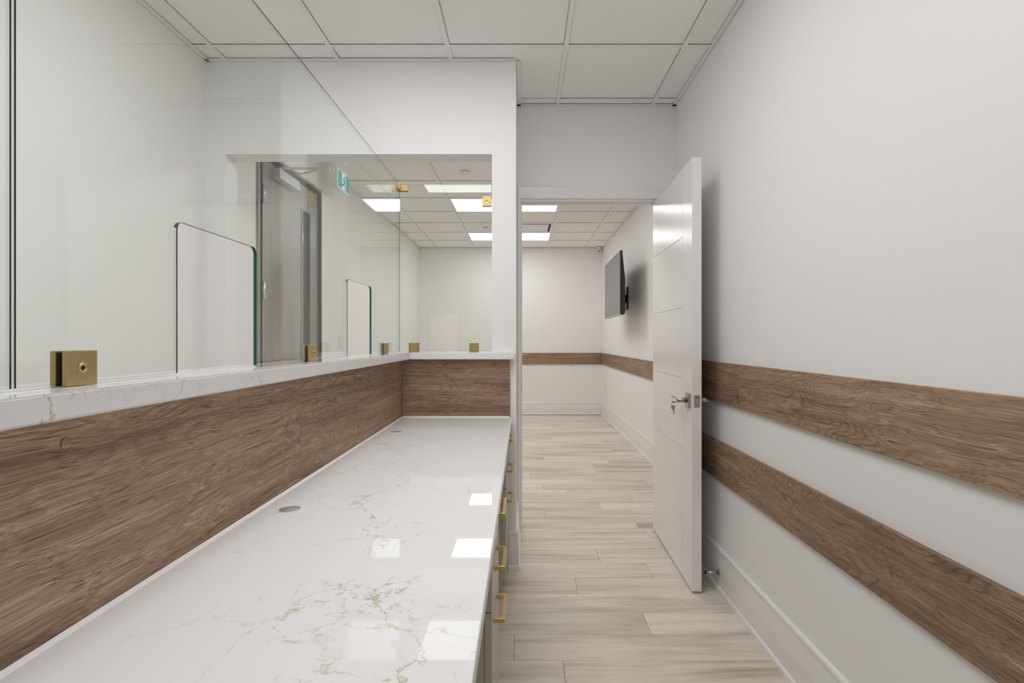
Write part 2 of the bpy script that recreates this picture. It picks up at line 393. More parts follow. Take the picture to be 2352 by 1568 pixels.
for x in NX[3:]: tee(x, 2.745, x, YD)
grid(FX, [], (XL, OX1), (YPB, FY[0]), [])
for a, b in cells(FX, XL, OX1): tile(a+0.003, b-0.003, FY[0]+0.003, YDB)
for a, b in cells(FX, XL, OX1): tile(a+0.003, b-0.003, YDB, FY[1]-0.003)
for a, b in cells(FX, OX1, XFR): tile(a+0.003, b-0.003, YDB, FY[1]-0.003)
for x in FX: tee(x, YPB if x < OX1 else YDB, x, FY[1])
tee(XL, FY[0], OX1, FY[0]); tee(XL, FY[1], XFR, FY[1])
grid(FX, FY, (XL, XFR), (FY[1], YF), far_lights+[diff])
tees(FX, FY, (XL, XFR), (FY[1], YF), far_lights)
def angle(p, q, nx, ny):
    """L-shaped perimeter angle from p to q on a wall whose room side is (nx, ny)"""
    (x0, y0), (x1, y1) = p, q; g = 0.001
    a = (min(x0, x1)+(g if nx > 0 else -0.023 if nx < 0 else 0), min(y0, y1)+(g if ny > 0 else -0.023 if ny < 0 else 0))
    b = (max(x0, x1)+(0.023 if nx > 0 else -g if nx < 0 else 0), max(y0, y1)+(0.023 if ny > 0 else -g if ny < 0 else 0))
    a2 = (min(x0, x1)+(0 if nx > 0 else -0.0022 if nx < 0 else 0), min(y0, y1)+(0 if ny > 0 else -0.0022 if ny < 0 else 0))
    b2 = (max(x0, x1)+(0.0022 if nx > 0 else 0), max(y0, y1)+(0.0022 if ny > 0 else 0))
    mk('wall_angle', bx(((a[0], a[1], CEIL-0.0028), (b[0], b[1], CEIL-0.0003)), ((a2[0], a2[1], CEIL-0.0028), (b2[0], b2[1], CEIL+0.02))), 'tee', ce)
for p, q, nx, ny in (((XL, YB), (XL, YP), 1, 0), ((XL, YP), (XE, YP), 0, -1), ((XE, YP), (XE, YD), 1, 0), ((XE, YD), (XR, YD), 0, -1), ((XR, YB), (XR, YD), -1, 0), ((XL, YB), (XR, YB), 0, 1),
                     ((XL, YPB), (XL, YF), 1, 0), ((XL, YF), (XFR, YF), 0, -1), ((XFR, YDB), (XFR, YF), -1, 0), ((XL, YPB), (OX1, YPB), 0, 1)): angle(p, q, nx, ny)

# baseboards (profile: distance from wall, height)
BP = [(0, 0), (0.024, 0), (0.024, 0.014), (0.021, 0.022), (0.016, 0.026), (0.016, 0.105), (0.009, 0.182), (0.012, 0.187), (0.012, 0.200), (0.007, 0.206), (0, 0.206)]
def baseboard(name, wall, axis, n, a, b, label):
    pts = []
    for d, z in BP: pts.append((wall+n*d, z))
    bm = prism(pts, 1, a, b) if axis == 1 else prism(pts, 0, a, b)
    return struct(name, bm, 'trim', label, 'baseboard')
baseboard('baseboard_right', XR, 1, -1, YB, YD-0.002, 'tall white profiled baseboard under the two wooden bands')
baseboard('baseboard_far', YF, 0, -1, XL, XFR, 'white baseboard along the far lobby end wall')
baseboard('baseboard_far_right', XFR, 1, -1, YDB, YF-0.025, 'white baseboard under the television wall in the lobby')
baseboard('baseboard_left', XL, 1, 1, YB, L0-0.03, 'white baseboard along the long left wall')
# wraps the free end of the partition
bm = bmesh.new()
prev = None
for d, z in BP:
    ring = [bm.verts.new(p) for p in ((-0.083, YP, z), (-0.083, YP-d, z), (XE+d, YP-d, z), (XE+d, YD-0.016, z), (XE, YD-0.016, z), (XE, YP, z))]
    if prev:
        for i in range(6): bm.faces.new((prev[i], prev[(i+1) % 6], ring[(i+1) % 6], ring[i]))
    else: bm.faces.new(ring[::-1])
    prev = ring
bm.faces.new(prev)
bmesh.ops.recalc_face_normals(bm, faces=bm.faces[:])
struct('baseboard_return', bm, 'trim', 'short white baseboard wrapping the partition end beside the cabinets', 'baseboard')

# door casing and jambs
tr = struct_empty('trim_1', (0.43, YD, 0), 'white casing and jambs around the open office doorway', 'door frame')
mk('jamb', bx(((DX0-0.018, YD-0.002, 0), (DX0, YDB+0.002, DZ)), bev=0.001), 'trim', tr)
mk('jamb', bx(((DX1, YD-0.002, 0), (DX1+0.018, YDB+0.002, DZ)), bev=0.001), 'trim', tr)
mk('head_jamb', bx(((DX0-0.018, YD-0.002, DZ), (DX1+0.018, YDB+0.002, DZ+0.02)), bev=0.001), 'trim', tr)
mk('door_stop_strip', bx(((DX0, YD+0.05, 0), (DX0+0.006, YD+0.085, DZ-0.011)), bev=0.001), 'trim', tr)
mk('door_stop_strip', bx(((DX0, YD+0.05, DZ-0.011), (DX1, YD+0.085, DZ)), bev=0.001), 'trim', tr)
mk('casing', bx(((XE+0.002, YD-0.015, 0), (DX0-0.004, YD-0.0025, DZ+0.012)), bev=0.003), 'trim', tr)
mk('casing', bx(((DX1+0.006, YD-0.015, 0.0), (XR-0.026, YD-0.0025, DZ+0.012)), bev=0.003), 'trim', tr)
mk('head_casing', bx(((XE+0.002, YD-0.016, DZ+0.012), (XR-0.002, YD-0.0025, DZ+0.085)), ((XE+0.002, YD-0.020, DZ+0.010), (XR-0.002, YD-0.0025, DZ+0.026)), bev=0.002), 'trim', tr)
mk('strike_plate', bx(((DX0, YD+0.012, 0.90), (DX0+0.002, YD+0.040, 0.965)), bev=0.0008), 'nickel', tr)['label'] = 'satin nickel strike plate'

# ------------------------------------------------------------------ ceiling lights
def ceiling_light(r, label, grp):
    x0, x1, y0, y1 = r
    t_ = thing('ceiling_light', label, 'ceiling light', ((x0+x1)/2, (y0+y1)/2, CEIL), 0, grp)
    g = TW/2+0.001; f = 0.018
    bm = bx(((x0+g, y0+g, CEIL-0.001), (x1-g, y0+g+f, CEIL+0.02)), ((x0+g, y1-g-f, CEIL-0.001), (x1-g, y1-g, CEIL+0.02)), ((x0+g, y0+g+f, CEIL-0.001), (x0+g+f, y1-g-f, CEIL+0.02)), ((x1-g-f, y0+g+f, CEIL-0.001), (x1-g, y1-g-f, CEIL+0.02)))
    mk('frame', bm, 'tee', t_)
    mk('diffuser', bx(((x0+g+f, y0+g+f, CEIL+0.001), (x1-g-f, y1-g-f, CEIL+0.012))), 'emit' if 'lobby' in grp else 'emit_office', t_)
ceiling_light(far_lights[0], 'lit flat panel light just beyond the partition, nearest of the lobby row', 'lobby panel lights')
ceiling_light(far_lights[1], 'lit flat panel light in the middle of the lobby row', 'lobby panel lights')
ceiling_light(far_lights[2], 'lit flat panel light next to the far lobby wall', 'lobby panel lights')
ceiling_light(near_lights[0], 'lit flat panel light above the work counter, mirrored in the glass', 'office panel lights')
ceiling_light(near_lights[1], 'lit flat panel light added out of view near the partition to brighten the office', 'office panel lights')

# ------------------------------------------------------------------ work counter, backsplash, ledge
CT = 0.822
bm = bx(((-0.648, -0.97, CT-0.030), (-0.062, 2.868, CT)), bev=0.0025)
ct = tag(mk('countertop', bm, 'quartz'), 'long white quartz work counter with fine gold veins', 'countertop')
bm = prism([(-0.6495, CT), (-0.643, CT), (-0.6495, CT+0.006)], 1, -0.97, 2.868)
mk('caulk_bead', bm, 'caulk', ct)
mk('caulk_bead', prism([(2.8695, CT), (2.863, CT), (2.8695, CT+0.006)], 0, -0.645, -0.075), 'caulk', ct)
for y, lab in ((1.313, 'grey round cable grommet in the counter, nearer of two'), (2.415, 'grey round cable grommet in the counter near the far corner')):
    g = thing('cable_grommet', lab, 'grommet', (-0.575, y, CT), 0, 'counter grommets')
    mk('rim', lathe([(0.0255, 0), (0.029, 0), (0.029, 0.0010), (0.0255, 0.0012), (0.0255, 0)], (-0.575, y, CT+0.0001), (0, 0, 1), 36), 'caulk', g)
    mk('cap', lathe([(0, 0), (0.0252, 0), (0.0252, 0.0008), (0, 0.0008)], (-0.575, y, CT+0.0001), (0, 0, 1), 36), 'grommet', g)
# brown backsplash boards
bp = thing('backsplash', 'brown oak backsplash panels running along the work counter under the ledge', 'backsplash', (-0.656, 1.0, CT+0.001))
ZT = 1.133
for a, b in ((-0.97, 1.5607), (1.5613, 2.8685)):
    mk('board', bx(((-0.662, a, CT+0.001), (-0.650, b, ZT))), 'brown_y', bp)
def cap(p, ax, par, m):
    mk('screw_cap', lathe([(0, 0), (0.0085, 0), (0.0085, 0.0009), (0.007, 0.0014), (0, 0.0014)], p, ax, 20), m, par)
for y, z in ((0.757, 1.093), (1.223, 1.100), (1.72, 1.104), (1.84, 1.034), (2.256, 1.088), (2.70, 1.100)):
    cap((-0.6499, y, z), (1, 0, 0), bp, 'brown_y')
be = thing('backsplash', 'short brown oak backsplash panel at the far end of the counter', 'backsplash', (-0.36, 2.877, CT+0.001))
mk('board', bx(((-0.6497, 2.870, CT+0.001), (-0.0726, 2.8858, ZT))), 'brown_x', be)
cap((-0.159, 2.8699, 1.109), (0, -1, 0), be, 'brown_x')
# ledge
LG, LB = 1.171, 1.134
le = thing('transaction_ledge', 'raised white quartz ledge carrying the glass screens', 'ledge', (-0.69, 1.5, LB))
def slab(pts, z0, z1, bev=0.003):
    bm = prism(pts, 2, z0, z1); bmesh.ops.bevel(bm, geom=bm.edges[:], offset=bev, segments=2, affect='EDGES'); return bm
mk('slab', slab([(-0.781, -0.97), (-0.602, -0.97), (-0.602, 2.830), (-0.602, 3.03), (-0.781, 3.03)][0:2]+[(-0.602, 3.03), (-0.781, 3.03)], LB, LG), 'quartz', le)
mk('slab', slab([(-0.6018, 2.830), (-0.0485, 2.830), (-0.0485, 2.8855), (-0.1705, 2.8855), (-0.1705, 3.03), (-0.6018, 3.03)], LB, LG), 'caulk', le)['label'] = 'plain white return end of the ledge'

# ------------------------------------------------------------------ glass screens
GX, GT = -0.675, 0.008
def arc(cx, cy, r, a0, a1, n=6):
    return [(cx+r*math.cos(a0+(a1-a0)*i/n), cy+r*math.sin(a0+(a1-a0)*i/n)) for i in range(n+1)]
def glass(name, label, outline, plane, d0, d1, teal, front):
    """outline in (along, z); teal(i_mid, normal) says if that edge face is deep green; front = d of the camera-side face"""
    bm = bmesh.new()
    P = (lambda p, d: (d, p[0], p[1])) if plane == 0 else (lambda p, d: (p[0], d, p[1]))
    back = d1 if front == d0 else d0
    mid = front+(back-front)*0.34
    A = [bm.verts.new(P(p, front)) for p in outline]; C = [bm.verts.new(P(p, mid)) for p in outline]; B = [bm.verts.new(P(p, back)) for p in outline]
    n = len(outline)
    bm.faces.new(A).material_index = 0; bm.faces.new(B[::-1]).material_index = 0
    for i in range(n):
        j = (i+1) % n; p, q = outline[i], outline[j]
        tx, ty = q[0]-p[0], q[1]-p[1]
        nrm = (ty, -tx); l = math.hypot(*nrm); nrm = (nrm[0]/l, nrm[1]/l)   # outward for CCW outline
        tl = teal(nrm, p)
        f = bm.faces.new((A[i], C[i], C[j], A[j])); f.material_index = 1 if tl else 2
        f = bm.faces.new((C[i], B[i], B[j], C[j])); f.material_index = 1 if tl else 3
    bmesh.ops.recalc_face_normals(bm, faces=bm.faces[:])
    return tag(mk(name, bm, ['glass', 'edge', 'arris', 'pale_edge']), label, 'glass screen')
GB, GTP = 1.1752, 2.083
def notched(a, b, notches, r=0.018):
    """CCW outline in (along, z) from a to b with door-shaped notches open at the bottom"""
    pts = [(a, GB)]
    for n0, n1, zt in notches:
        pts.append((n0, GB)); pts.append((n0, zt-r)); pts += arc(n0+r, zt-r, r, PI, PI/2)[1:]
        pts += arc(n1-r, zt-r, r, PI/2, 0); pts.append((n1, GB))
    return pts+[(b, GB), (b, GTP), (a, GTP)]
x0, x1 = GX-GT/2, GX+GT/2
glass('glass_screen', 'tall clear glass screen on the counter ledge with two pass-through cutouts', notched(0.7055, 2.899, [(1.035, 1.342, 1.4707), (2.037, 2.356, 1.4725)]), 0, x0, x1, lambda n, p: n[1] < -0.9 or (n[0] < -0.3 and p[0] > 0.8) or (n[1] < -0.2 and p[1] > 1.3), x1)
glass('glass_screen', 'clear glass screen cropped by the left edge of the photo', notched(-0.90, 0.6990, []), 0, x0, x1, lambda n, p: n[1] < -0.9, x1)
glass('glass_screen', 'small clear glass screen in the wall opening at the counter end', notched(x0, -0.1745, [(-0.508, -0.354, 1.378)], 0.012), 1, 2.900, 2.908, lambda n, p: False, 2.900)
def clip(label, c, ax, sx, sz, at_bottom=True):
    """square brass glass clamp; ax = 0 glass plane normal X, 1 normal Y; c = centre on the pane"""
    t_ = thing('glass_clamp', label, 'glass clamp', c, 0, 'brass glass clamps')
    h = sx/2; g = GT/2+0.0005; th = 0.0085
    def B(d0, d1, w0, w1, z0, z1):
        if ax == 0: return ((c[0]+d0, c[1]+w0, c[2]+z0), (c[0]+d1, c[1]+w1, c[2]+z1))
        return ((c[0]+w0, c[1]-d1, c[2]+z0), (c[0]+w1, c[1]-d0, c[2]+z1))
    mk('front_plate', bx(B(g, g+th, -h, h, -sz/2, sz/2), bev=0.0012), 'brass', t_)
    mk('back_plate', bx(B(-g-th, -g, -h, h, -sz/2, sz/2), bev=0.0012), 'brass', t_)
    mk('gasket', bx(B(g-0.0004, g+0.0002, -h+0.003, h-0.003, -sz/2+0.002, sz/2-0.003), B(-g-0.0002, -g+0.0004, -h+0.003, h-0.003, -sz/2+0.002, sz/2-0.003)), 'black', t_)
    n = (1, 0, 0) if ax == 0 else (0, -1, 0)
    p = Vector(c)+Vector(n)*(g+th)
    s = mk('screw', lathe([(0, -0.0012), (0.0035, -0.0008), (0.0062, 0.0004), (0.0072, 0.0004), (0.0076, -0.0010)], p+Vector(n)*0.0006, n, 20), 'pull_brass', t_)
    q = p+Vector(n)*0.0006; e = 0.0011; L = 0.0034
    u = Vector((0, 1, 0)) if ax == 0 else Vector((1, 0, 0)); zz = Vector((0, 0, 1))
    bm = bmesh.new()
    for a, b in ((L, e), (e, L)):
        lo = q-u*a-zz*b-Vector(n)*0.0012; hi = q+u*a+zz*b+Vector(n)*0.0003
        box(bm, tuple(min(i, j) for i, j in zip(lo, hi)), tuple(max(i, j) for i, j in zip(lo, hi)))
    mk('screw_recess', bm, 'dark', s)
cz = LG+0.0265
clip('large brass glass clamp on the ledge at left foreground', (GX, 0.802, cz), 0, 0.055, 0.052)
clip('brass glass clamp on the ledge between the two cutouts', (GX, 1.686, cz), 0, 0.055, 0.052)
clip('brass glass clamp on the ledge just past the smaller side cutout', (GX, 2.595, cz), 0, 0.055, 0.052)
clip('brass glass clamp at the foot of the end screen, beside the corner', (-0.595, 2.904, cz), 1, 0.053, 0.052)
clip('brass glass clamp at the foot of the end screen, beside the white pillar', (-0.268, 2.904, cz), 1, 0.050, 0.052)
clip('brass glass clamp fixing the end screen to the white pillar', (-0.1975, 2.904, 1.990), 1, 0.050, 0.054)
t_ = thing('corner_clamp', 'brass corner clamp joining two glass screens at their top', 'glass clamp', (GX, 2.9, 2.05), 0, 'brass glass clamps')
mk('plate', bx(((GX+0.007, 2.8905, 2.046), (GX+0.047, 2.8992, 2.079)), bev=0.001), 'brass', t_)
mk('plate', bx(((GX+0.0046, 2.848, 2.046), (GX+0.0125, 2.890, 2.079)), bev=0.001), 'brass', t_)
mk('back_plate', bx(((GX-0.0125, 2.848, 2.046), (GX-0.0046, 2.918, 2.079)), ((GX-0.0046, 2.9085, 2.046), (GX+0.047, 2.9165, 2.079)), bev=0.001), 'brass', t_)
mk('screw', lathe([(0, 0), (0.004, 0.0003), (0.005, -0.001)], (GX+0.031, 2.8904, 2.0625), (0, -1, 0), 14), 'pull_brass', t_)
mk('screw', lathe([(0, 0), (0.004, 0.0003), (0.005, -0.001)], (GX+0.0126, 2.868, 2.0625), (1, 0, 0), 14), 'pull_brass', t_)

# ------------------------------------------------------------------ drawer cabinets under the counter
def pull(y0, y1, z, par, xf):
    s = 0.006; xo = xf+0.0305
    bm = bx(((xf, y0, z-s), (xo, y0+2*s, z+s)), ((xf, y1-2*s, z-s), (xo, y1, z+s)), ((xo-2*s, y0, z-s), (xo, y1, z+s)))
    bm = bmesh.new()
    pts = [(xf, y0), (xo, y0), (xo, y1), (xf, y1), (xf, y1-2*s), (xo-2*s*0.8, y1-2*s), (xo-2*s*0.8, y0+2*s), (xf, y0+2*s)]
    bm = prism(pts, 2, z-s, z+s)
    bmesh.ops.bevel(bm, geom=bm.edges[:], offset=0.0006, segments=1, affect='EDGES')
    mk('handle', bm, 'pull_brass', par)['label'] = 'square satin gold bar pull'
def cabinet(y0, y1, label, hy0, hy1):
    xf = -0.083; xb = xf-0.020
    t_ = thing('drawer_cabinet', label, 'cabinet', (-0.36, (y0+y1)/2, 0), 0, 'taupe drawer cabinets under the counter')
    top = CT-0.0305; p = 0.018
    mk('side_panel', bx(((-0.645, y0, 0), (xb-0.001, y0+p, top)), bev=0.0008), 'cab', t_)
    mk('side_panel', bx(((-0.645, y1-p, 0), (xb-0.001, y1, top)), bev=0.0008), 'cab', t_)
    mk('carcass', bx(((-0.645, y0+p, 0.09), (xb-0.02, y1-p, top))), 'cab_in', t_)
    mk('toe_kick', bx(((xb-0.05, y0+p, 0), (xb-0.035, y1-p, 0.089))), 'cab_in', t_)
    for z0, z1, hz in ((0.667, top-0.003, 0.741), (0.517, 0.664, 0.590), (0.095, 0.514, 0.441)):
        d = mk('drawer', bx(((xb, y0+0.0015, z0), (xf, y1-0.0015, z1)), bev=0.001), 'cab', t_)
        pull(hy0, hy1, hz, d, xf)
cabinet(1.412, 1.786, 'taupe three-drawer cabinet under the counter, nearer of two', 1.515, 1.668)
cabinet(2.580, 2.861, 'taupe three-drawer cabinet under the counter against the far wall', 2.635, 2.788)

# ------------------------------------------------------------------ wooden bands on the walls
def band(label, axis, wall, n, joints, z0, z1, mat):
    th = 0.016; mid = (joints[0]+joints[-1])/2
    t_ = thing('wood_band', label, 'wall band', (wall, mid, z0) if axis == 1 else (mid, wall, z0), 0, 'brown wooden wall bands')
    for a, b in zip(joints, joints[1:]):
        A, B = (wall+n*0.0005), wall+n*th
        if axis == 1: bm = bx(((A, a+0.0004, z0), (B, b-0.0004, z1)))
        else: bm = bx(((a+0.0004, A, z0), (b-0.0004, B, z1)))
        bmesh.ops.bevel(bm, geom=bm.edges[:], offset=0.0007, segments=1, affect='EDGES')
        mk('board', bm, mat, t_)
band('upper of two brown oak bands on the right office wall', 1, XR, -1, [YB+0.002, 0.97, 2.39, 3.42], 0.930, 1.127, 'brown_y')
band('lower of two brown oak bands on the right office wall', 1, XR, -1, [YB+0.002, -0.05, 0.97, 2.39, 3.42], 0.542, 0.737, 'brown_y')
band('brown oak band across the far lobby end wall', 0, YF, -1, [XL, -1.2, 0.08, XFR-0.017], 0.832, 1.019, 'brown_x')
band('brown oak band along the lobby wall below the television', 1, XFR, -1, [YDB+0.02, 5.0, 6.4, 7.8, YF-0.0165], 0.832, 1.019, 'brown_y')

# ------------------------------------------------------------------ open white office door (local: y- along leaf from hinge, x+ towards the wall)
ang = -math.atan2(0.0236, 0.882)
dr = struct_empty('door_1', (0.8466, 3.482, 0), 'white flush office door with routed grooves standing wide open', 'door', ang)
DW, DH, DT, DB = 0.882, 2.128, 0.046, 0.012
loc = lambda name, bm, m, par=None: mk(name, bm, m, par or dr, True)
skin = 0.004
mk('leaf', bx(((skin, -DW, DB), (DT, 0, DH)), bev=0.001), 'door', dr, True)
gz = [DB, 0.3106, 0.6747, 1.0405, 1.406, 1.7707, DH]; gy = -DW+0.172; g = 0.002
for a, b in zip(gz, gz[1:]):
    mk('panel', bx(((0, gy+g, a+(g if a > DB else 0)), (skin, 0, b-(g if b < DH else 0)))), 'door', dr, True)
mk('stile', bx(((0, -DW, DB), (skin, gy-g, DH))), 'door', dr, True)
hy, hz = -DW+0.062, 0.938
def lever(side):
    """lever set on one face; side -1 camera side, +1 wall side"""
    x0 = 0 if side < 0 else DT
    s = side
    r = mk('rose', bx(((x0, hy-0.033, hz-0.037), (x0+s*0.010, hy+0.033, hz+0.037)), bev=0.0015), 'nickel', dr, True)
    def sub(name, bm, m='nickel'):
        # parts of the rose: local coordinates are relative to the rose's own origin
        o = mk(name, bm, m, dr, True); o.parent = r; o.location = o.location-r.location; return o
    bm = cyl((x0+s*0.010, hy, hz), (x0+s*0.058, hy, hz), 0.0125, 28)
    cyl((x0+s*0.058, hy, hz), (x0+s*0.0595, hy, hz), 0.0125, 28, 0.0105, bm); sub('neck', bm)
    sub('lever_arm', bx(((x0+s*0.0565, hy+0.004, hz+0.001), (x0+s*0.046, hy+0.115, hz+0.0125)), bev=0.002))
    if s > 0: sub('privacy_button', cyl((x0+0.0595, hy, hz), (x0+0.0635, hy, hz), 0.003, 14))
lever(-1); lever(1)
lp = mk('latch_plate', bx(((0.009, -DW-0.0012, hz-0.030), (0.037, -DW+0.001, hz+0.030)), bev=0.0006), 'nickel', dr, True)
def lsub(name, bm, m):
    o = mk(name, bm, m, dr, True); o.parent = lp; o.location = o.location-lp.location
lsub('latch_bolt', cyl((0.023, -DW-0.0012, hz-0.002), (0.023, -DW-0.008, hz-0.002), 0.0105, 24, 0.0095), 'nickel')
for dz in (-0.0215, 0.0215): lsub('screw', lathe([(0, -0.0006), (0.0028, -0.0002), (0.0042, 0.0005), (0.0046, -0.0005)], (0.023, -DW-0.0013, hz+dz), (0, -1, 0), 14), 'dark')
for z in (0.25, 1.07, 1.89): mk('hinge', cyl((DT+0.006, 0.003, z-0.05), (DT+0.006, 0.003, z+0.05), 0.006, 12), 'nickel', dr, True)
# key ring in the lock
ca, sa = math.cos(ang), math.sin(ang)
def dw(x, y, z): return (0.8466+x*ca-y*sa, 3.482+x*sa+y*ca, z)
kp = dw(-0.060, hy, hz)
ks = thing('key_ring', 'two silver keys on a ring hanging from the door lever lock', 'keys', (kp[0]-0.012, kp[1], hz-0.055))
def key_outline(cx, cz, s=1.0):
    return [(cx+p*s, cz+q*s) for p, q in ((-0.010, 0.006), (-0.006, 0.011), (0.006, 0.011), (0.010, 0.006), (0.010, -0.006), (0.004, -0.011), (0.004, -0.030), (0.001, -0.034), (-0.003, -0.031), (-0.002, -0.026), (-0.004, -0.024), (-0.002, -0.020), (-0.004, -0.018), (-0.004, -0.011), (-0.010, -0.006))]
mk('key', bx(((kp[0]-0.014, kp[1]-0.010, hz-0.012), (kp[0]-0.001, kp[1]-0.0085+0.0005, hz-0.006)), ((kp[0]-0.026, kp[1]-0.010, hz-0.014), (kp[0]-0.014, kp[1]-0.008, hz-0.004)), bev=0.0006), 'nickel', ks)
bm = prism(key_outline(kp[0]-0.022, hz-0.036), 1, kp[1]-0.0125, kp[1]-0.0105)
bmesh.ops.rotate(bm, verts=bm.verts[:], cent=Vector((kp[0]-0.022, kp[1]-0.0115, hz-0.02)), matrix=Matrix.Rotation(math.radians(-9), 3, 'Y'))
mk('key', bm, 'nickel', ks)
bm = bmesh.new(); R, r_ = 0.0085, 0.0008; cx, cz_ = kp[0]-0.021, hz-0.0185
rings = []
for i in range(20):
    a = 2*PI*i/20; c_ = Vector((cx+R*math.cos(a), kp[1]-0.0113, cz_+R*math.sin(a))); d_ = Vector((math.cos(a), 0, math.sin(a)))
    rings.append([bm.verts.new(c_+d_*r_*math.cos(b)+Vector((0, 1, 0))*r_*math.sin(b)) for b in (0, PI/2, PI, 3*PI/2)])
for i in range(20):
    for j in range(4): bm.faces.new((rings[i][j], rings[i][(j+1) % 4], rings[(i+1) % 20][(j+1) % 4], rings[(i+1) % 20][j]))
mk('ring', bm, 'nickel', ks)
# door stop on the baseboard
ds = thing('door_stop', 'short steel door stop on the baseboard behind the door', 'door stop', (XR-0.017, 2.63, 0.080))
mk('base', lathe([(0, 0), (0.013, 0), (0.013, 0.003), (0.010, 0.005), (0, 0.005)], (XR-0.0163, 2.63, 0.093), (-1, 0, 0), 20), 'nickel', ds)
mk('rod', cyl((XR-0.021, 2.63, 0.093), (XR-0.080, 2.63, 0.093), 0.0085, 20), 'nickel', ds)
mk('rubber_tip', cyl((XR-0.080, 2.63, 0.093), (XR-0.090, 2.63, 0.093), 0.0080, 20, 0.0072), 'black', ds)

# ------------------------------------------------------------------ grey exit door in the left wall
d2 = struct_empty('door_2', (XL, (L0+L1)/2, 0), 'grey wood-veneer lobby door with narrow vision panel and overhead closer', 'door')
fr_ = 0.052
A0, A1, AT = L0-0.022, L1+0.012, LT+0.02
def fbox(y0, y1, z0, z1): return ((XL-0.10, y0, z0), (XL+0.014, y1, z1))
mk('frame_post', bx(fbox(A0+0.022, A0+fr_, 0, LT), ((XL, A0, 0), (XL+0.014, A0+fr_, AT)), bev=0.001), 'frame_grey', d2)
mk('frame_post', bx(fbox(A1-fr_, A1-0.012, 0, LT), ((XL, A1-fr_, 0), (XL+0.014, A1, AT)), bev=0.001), 'frame_grey', d2)
mk('frame_head', bx(fbox(A0+fr_, A1-fr_, LT-0.034, LT), ((XL, A0+fr_, LT-0.034), (XL+0.014, A1-fr_, AT)), bev=0.001), 'frame_grey', d2)
S0, S1, SX = A0+fr_+0.003, A1-fr_-0.003, XL-0.002
V0, V1, VZ0, VZ1 = 4.13, 4.30, 0.95, 2.26
# leaf as four boards around the vision panel
lf = mk('leaf', bx(((SX-0.045, S0, 0.01), (SX, V0, LT-0.037)), ((SX-0.045, V1, 0.01), (SX, S1, LT-0.037)), ((SX-0.045, V0, VZ1), (SX, V1, LT-0.037)), ((SX-0.045, V0, 0.01), (SX, V1, VZ0))), 'grey_door', d2)
mk('vision_glass', bx(((SX-0.028, V0, VZ0), (SX-0.022, V1, VZ1))), 'lite', d2)
e = 0.014
mk('vision_frame', bx(((SX-0.022, V0, VZ0), (SX+0.006, V0+e, VZ1)), ((SX-0.022, V1-e, VZ0), (SX+0.006, V1, VZ1)), ((SX-0.022, V0+e, VZ1-e), (SX+0.006, V1-e, VZ1)), ((SX-0.022, V0+e, VZ0), (SX+0.006, V1-e, VZ0+e)), bev=0.001), 'frame_grey', d2)
mk('glint_patch', bx(((SX-0.0219, V0+e+0.001, 1.875), (SX-0.0214, V0+e+0.055, 1.955))), 'glint', d2)['label'] = 'small white patch painting a light reflection on the vision glass'  # thin white patch stands in for a light reflection in the glass
for z in (2.195, 1.564, 0.30):
    bm = cyl((XL+0.020, S0+0.004, z-0.06), (XL+0.020, S0+0.004, z+0.06), 0.0105, 14)
    for q in (-0.02, 0.02): cyl((XL+0.020, S0+0.004, z+q-0.0006), (XL+0.020, S0+0.004, z+q+0.0006), 0.0110, 14, None, bm)
    mk('hinge', bm, 'steel', d2)
cb = mk('closer_body', bx(((SX, 3.650, 2.346), (SX+0.055, 3.980, 2.414)), bev=0.003), 'alu', d2)
for z in (2.365, 2.395): 
    q = mk('screw', cyl((SX+0.020, 3.6502, z), (SX+0.020, 3.6485, z), 0.005, 12), 'dark', cb)
bm = cyl((SX+0.028, 3.715, 2.414), (SX+0.028, 3.715, 2.436), 0.013, 16)
mk('closer_spindle', bm, 'alu', d2)
bm = bmesh.new()
p0 = Vector((SX+0.028, 3.715, 2.430)); p1 = Vector((-1.352, 3.722, 2.437)); w0, w1, hh = 0.014, 0.008, 0.0045
vsA = [(p0.x, p0.y-w0), (p1.x, p1.y-w1), (p1.x, p1.y+w1), (p0.x, p0.y+w0)]
mk('closer_arm', prism(vsA, 2, 2.427, 2.438), 'alu', d2)
mk('closer_pivot', cyl((-1.356, 3.722, 2.420), (-1.356, 3.722, 2.449), 0.009, 14), 'alu', d2)
mk('closer_link', cyl((-1.356, 3.722, 2.446), (XL+0.02, 4.02, LT+0.004), 0.0055, 10), 'alu', d2)
mk('closer_shoe', bx(((XL+0.014, 3.99, LT-0.008), (XL+0.040, 4.05, LT+0.016)), bev=0.002), 'alu', d2)
hd = mk('door_pull', bx(((SX, 4.37, 0.96), (SX+0.012, 4.42, 1.12)), ((SX+0.012, 4.385, 1.03), (SX+0.055, 4.403, 1.048)), ((SX+0.043, 4.28, 1.030), (SX+0.055, 4.403, 1.048)), bev=0.002), 'nickel', d2)

# ------------------------------------------------------------------ exit sign
SXF = -1.552; sy0, sy1, sz0, sz1 = 4.450, 4.752, 2.515, 2.682
ex = thing('exit_sign', 'green running-man exit sign hanging near the grey door', 'exit sign', (-1.58, 4.6, sz0))
mk('housing', bx(((SXF-0.058, sy0, sz0), (SXF, sy1, sz1)), bev=0.004), 'white_pl', ex)
mk('canopy', bx(((SXF-0.052, sy0+0.002, sz1-0.002), (SXF-0.004, sy0+0.215, CEIL-0.0030)), bev=0.003), 'white_pl', ex)
fx = SXF+0.0005
fc = mk('sign_face', bx(((fx, sy0+0.006, sz0+0.006), (fx+0.002, sy1-0.006, sz1-0.006))), 'sign_white', ex)
mk('green_field', bx(((fx+0.002, sy0+0.012, sz0+0.012), (fx+0.0028, sy1-0.012, sz1-0.012))), 'green', fc)
sw, sh = sy1-sy0, sz1-sz0
U = lambda u, v: (sy0+sw*u, sz0+sh*v)
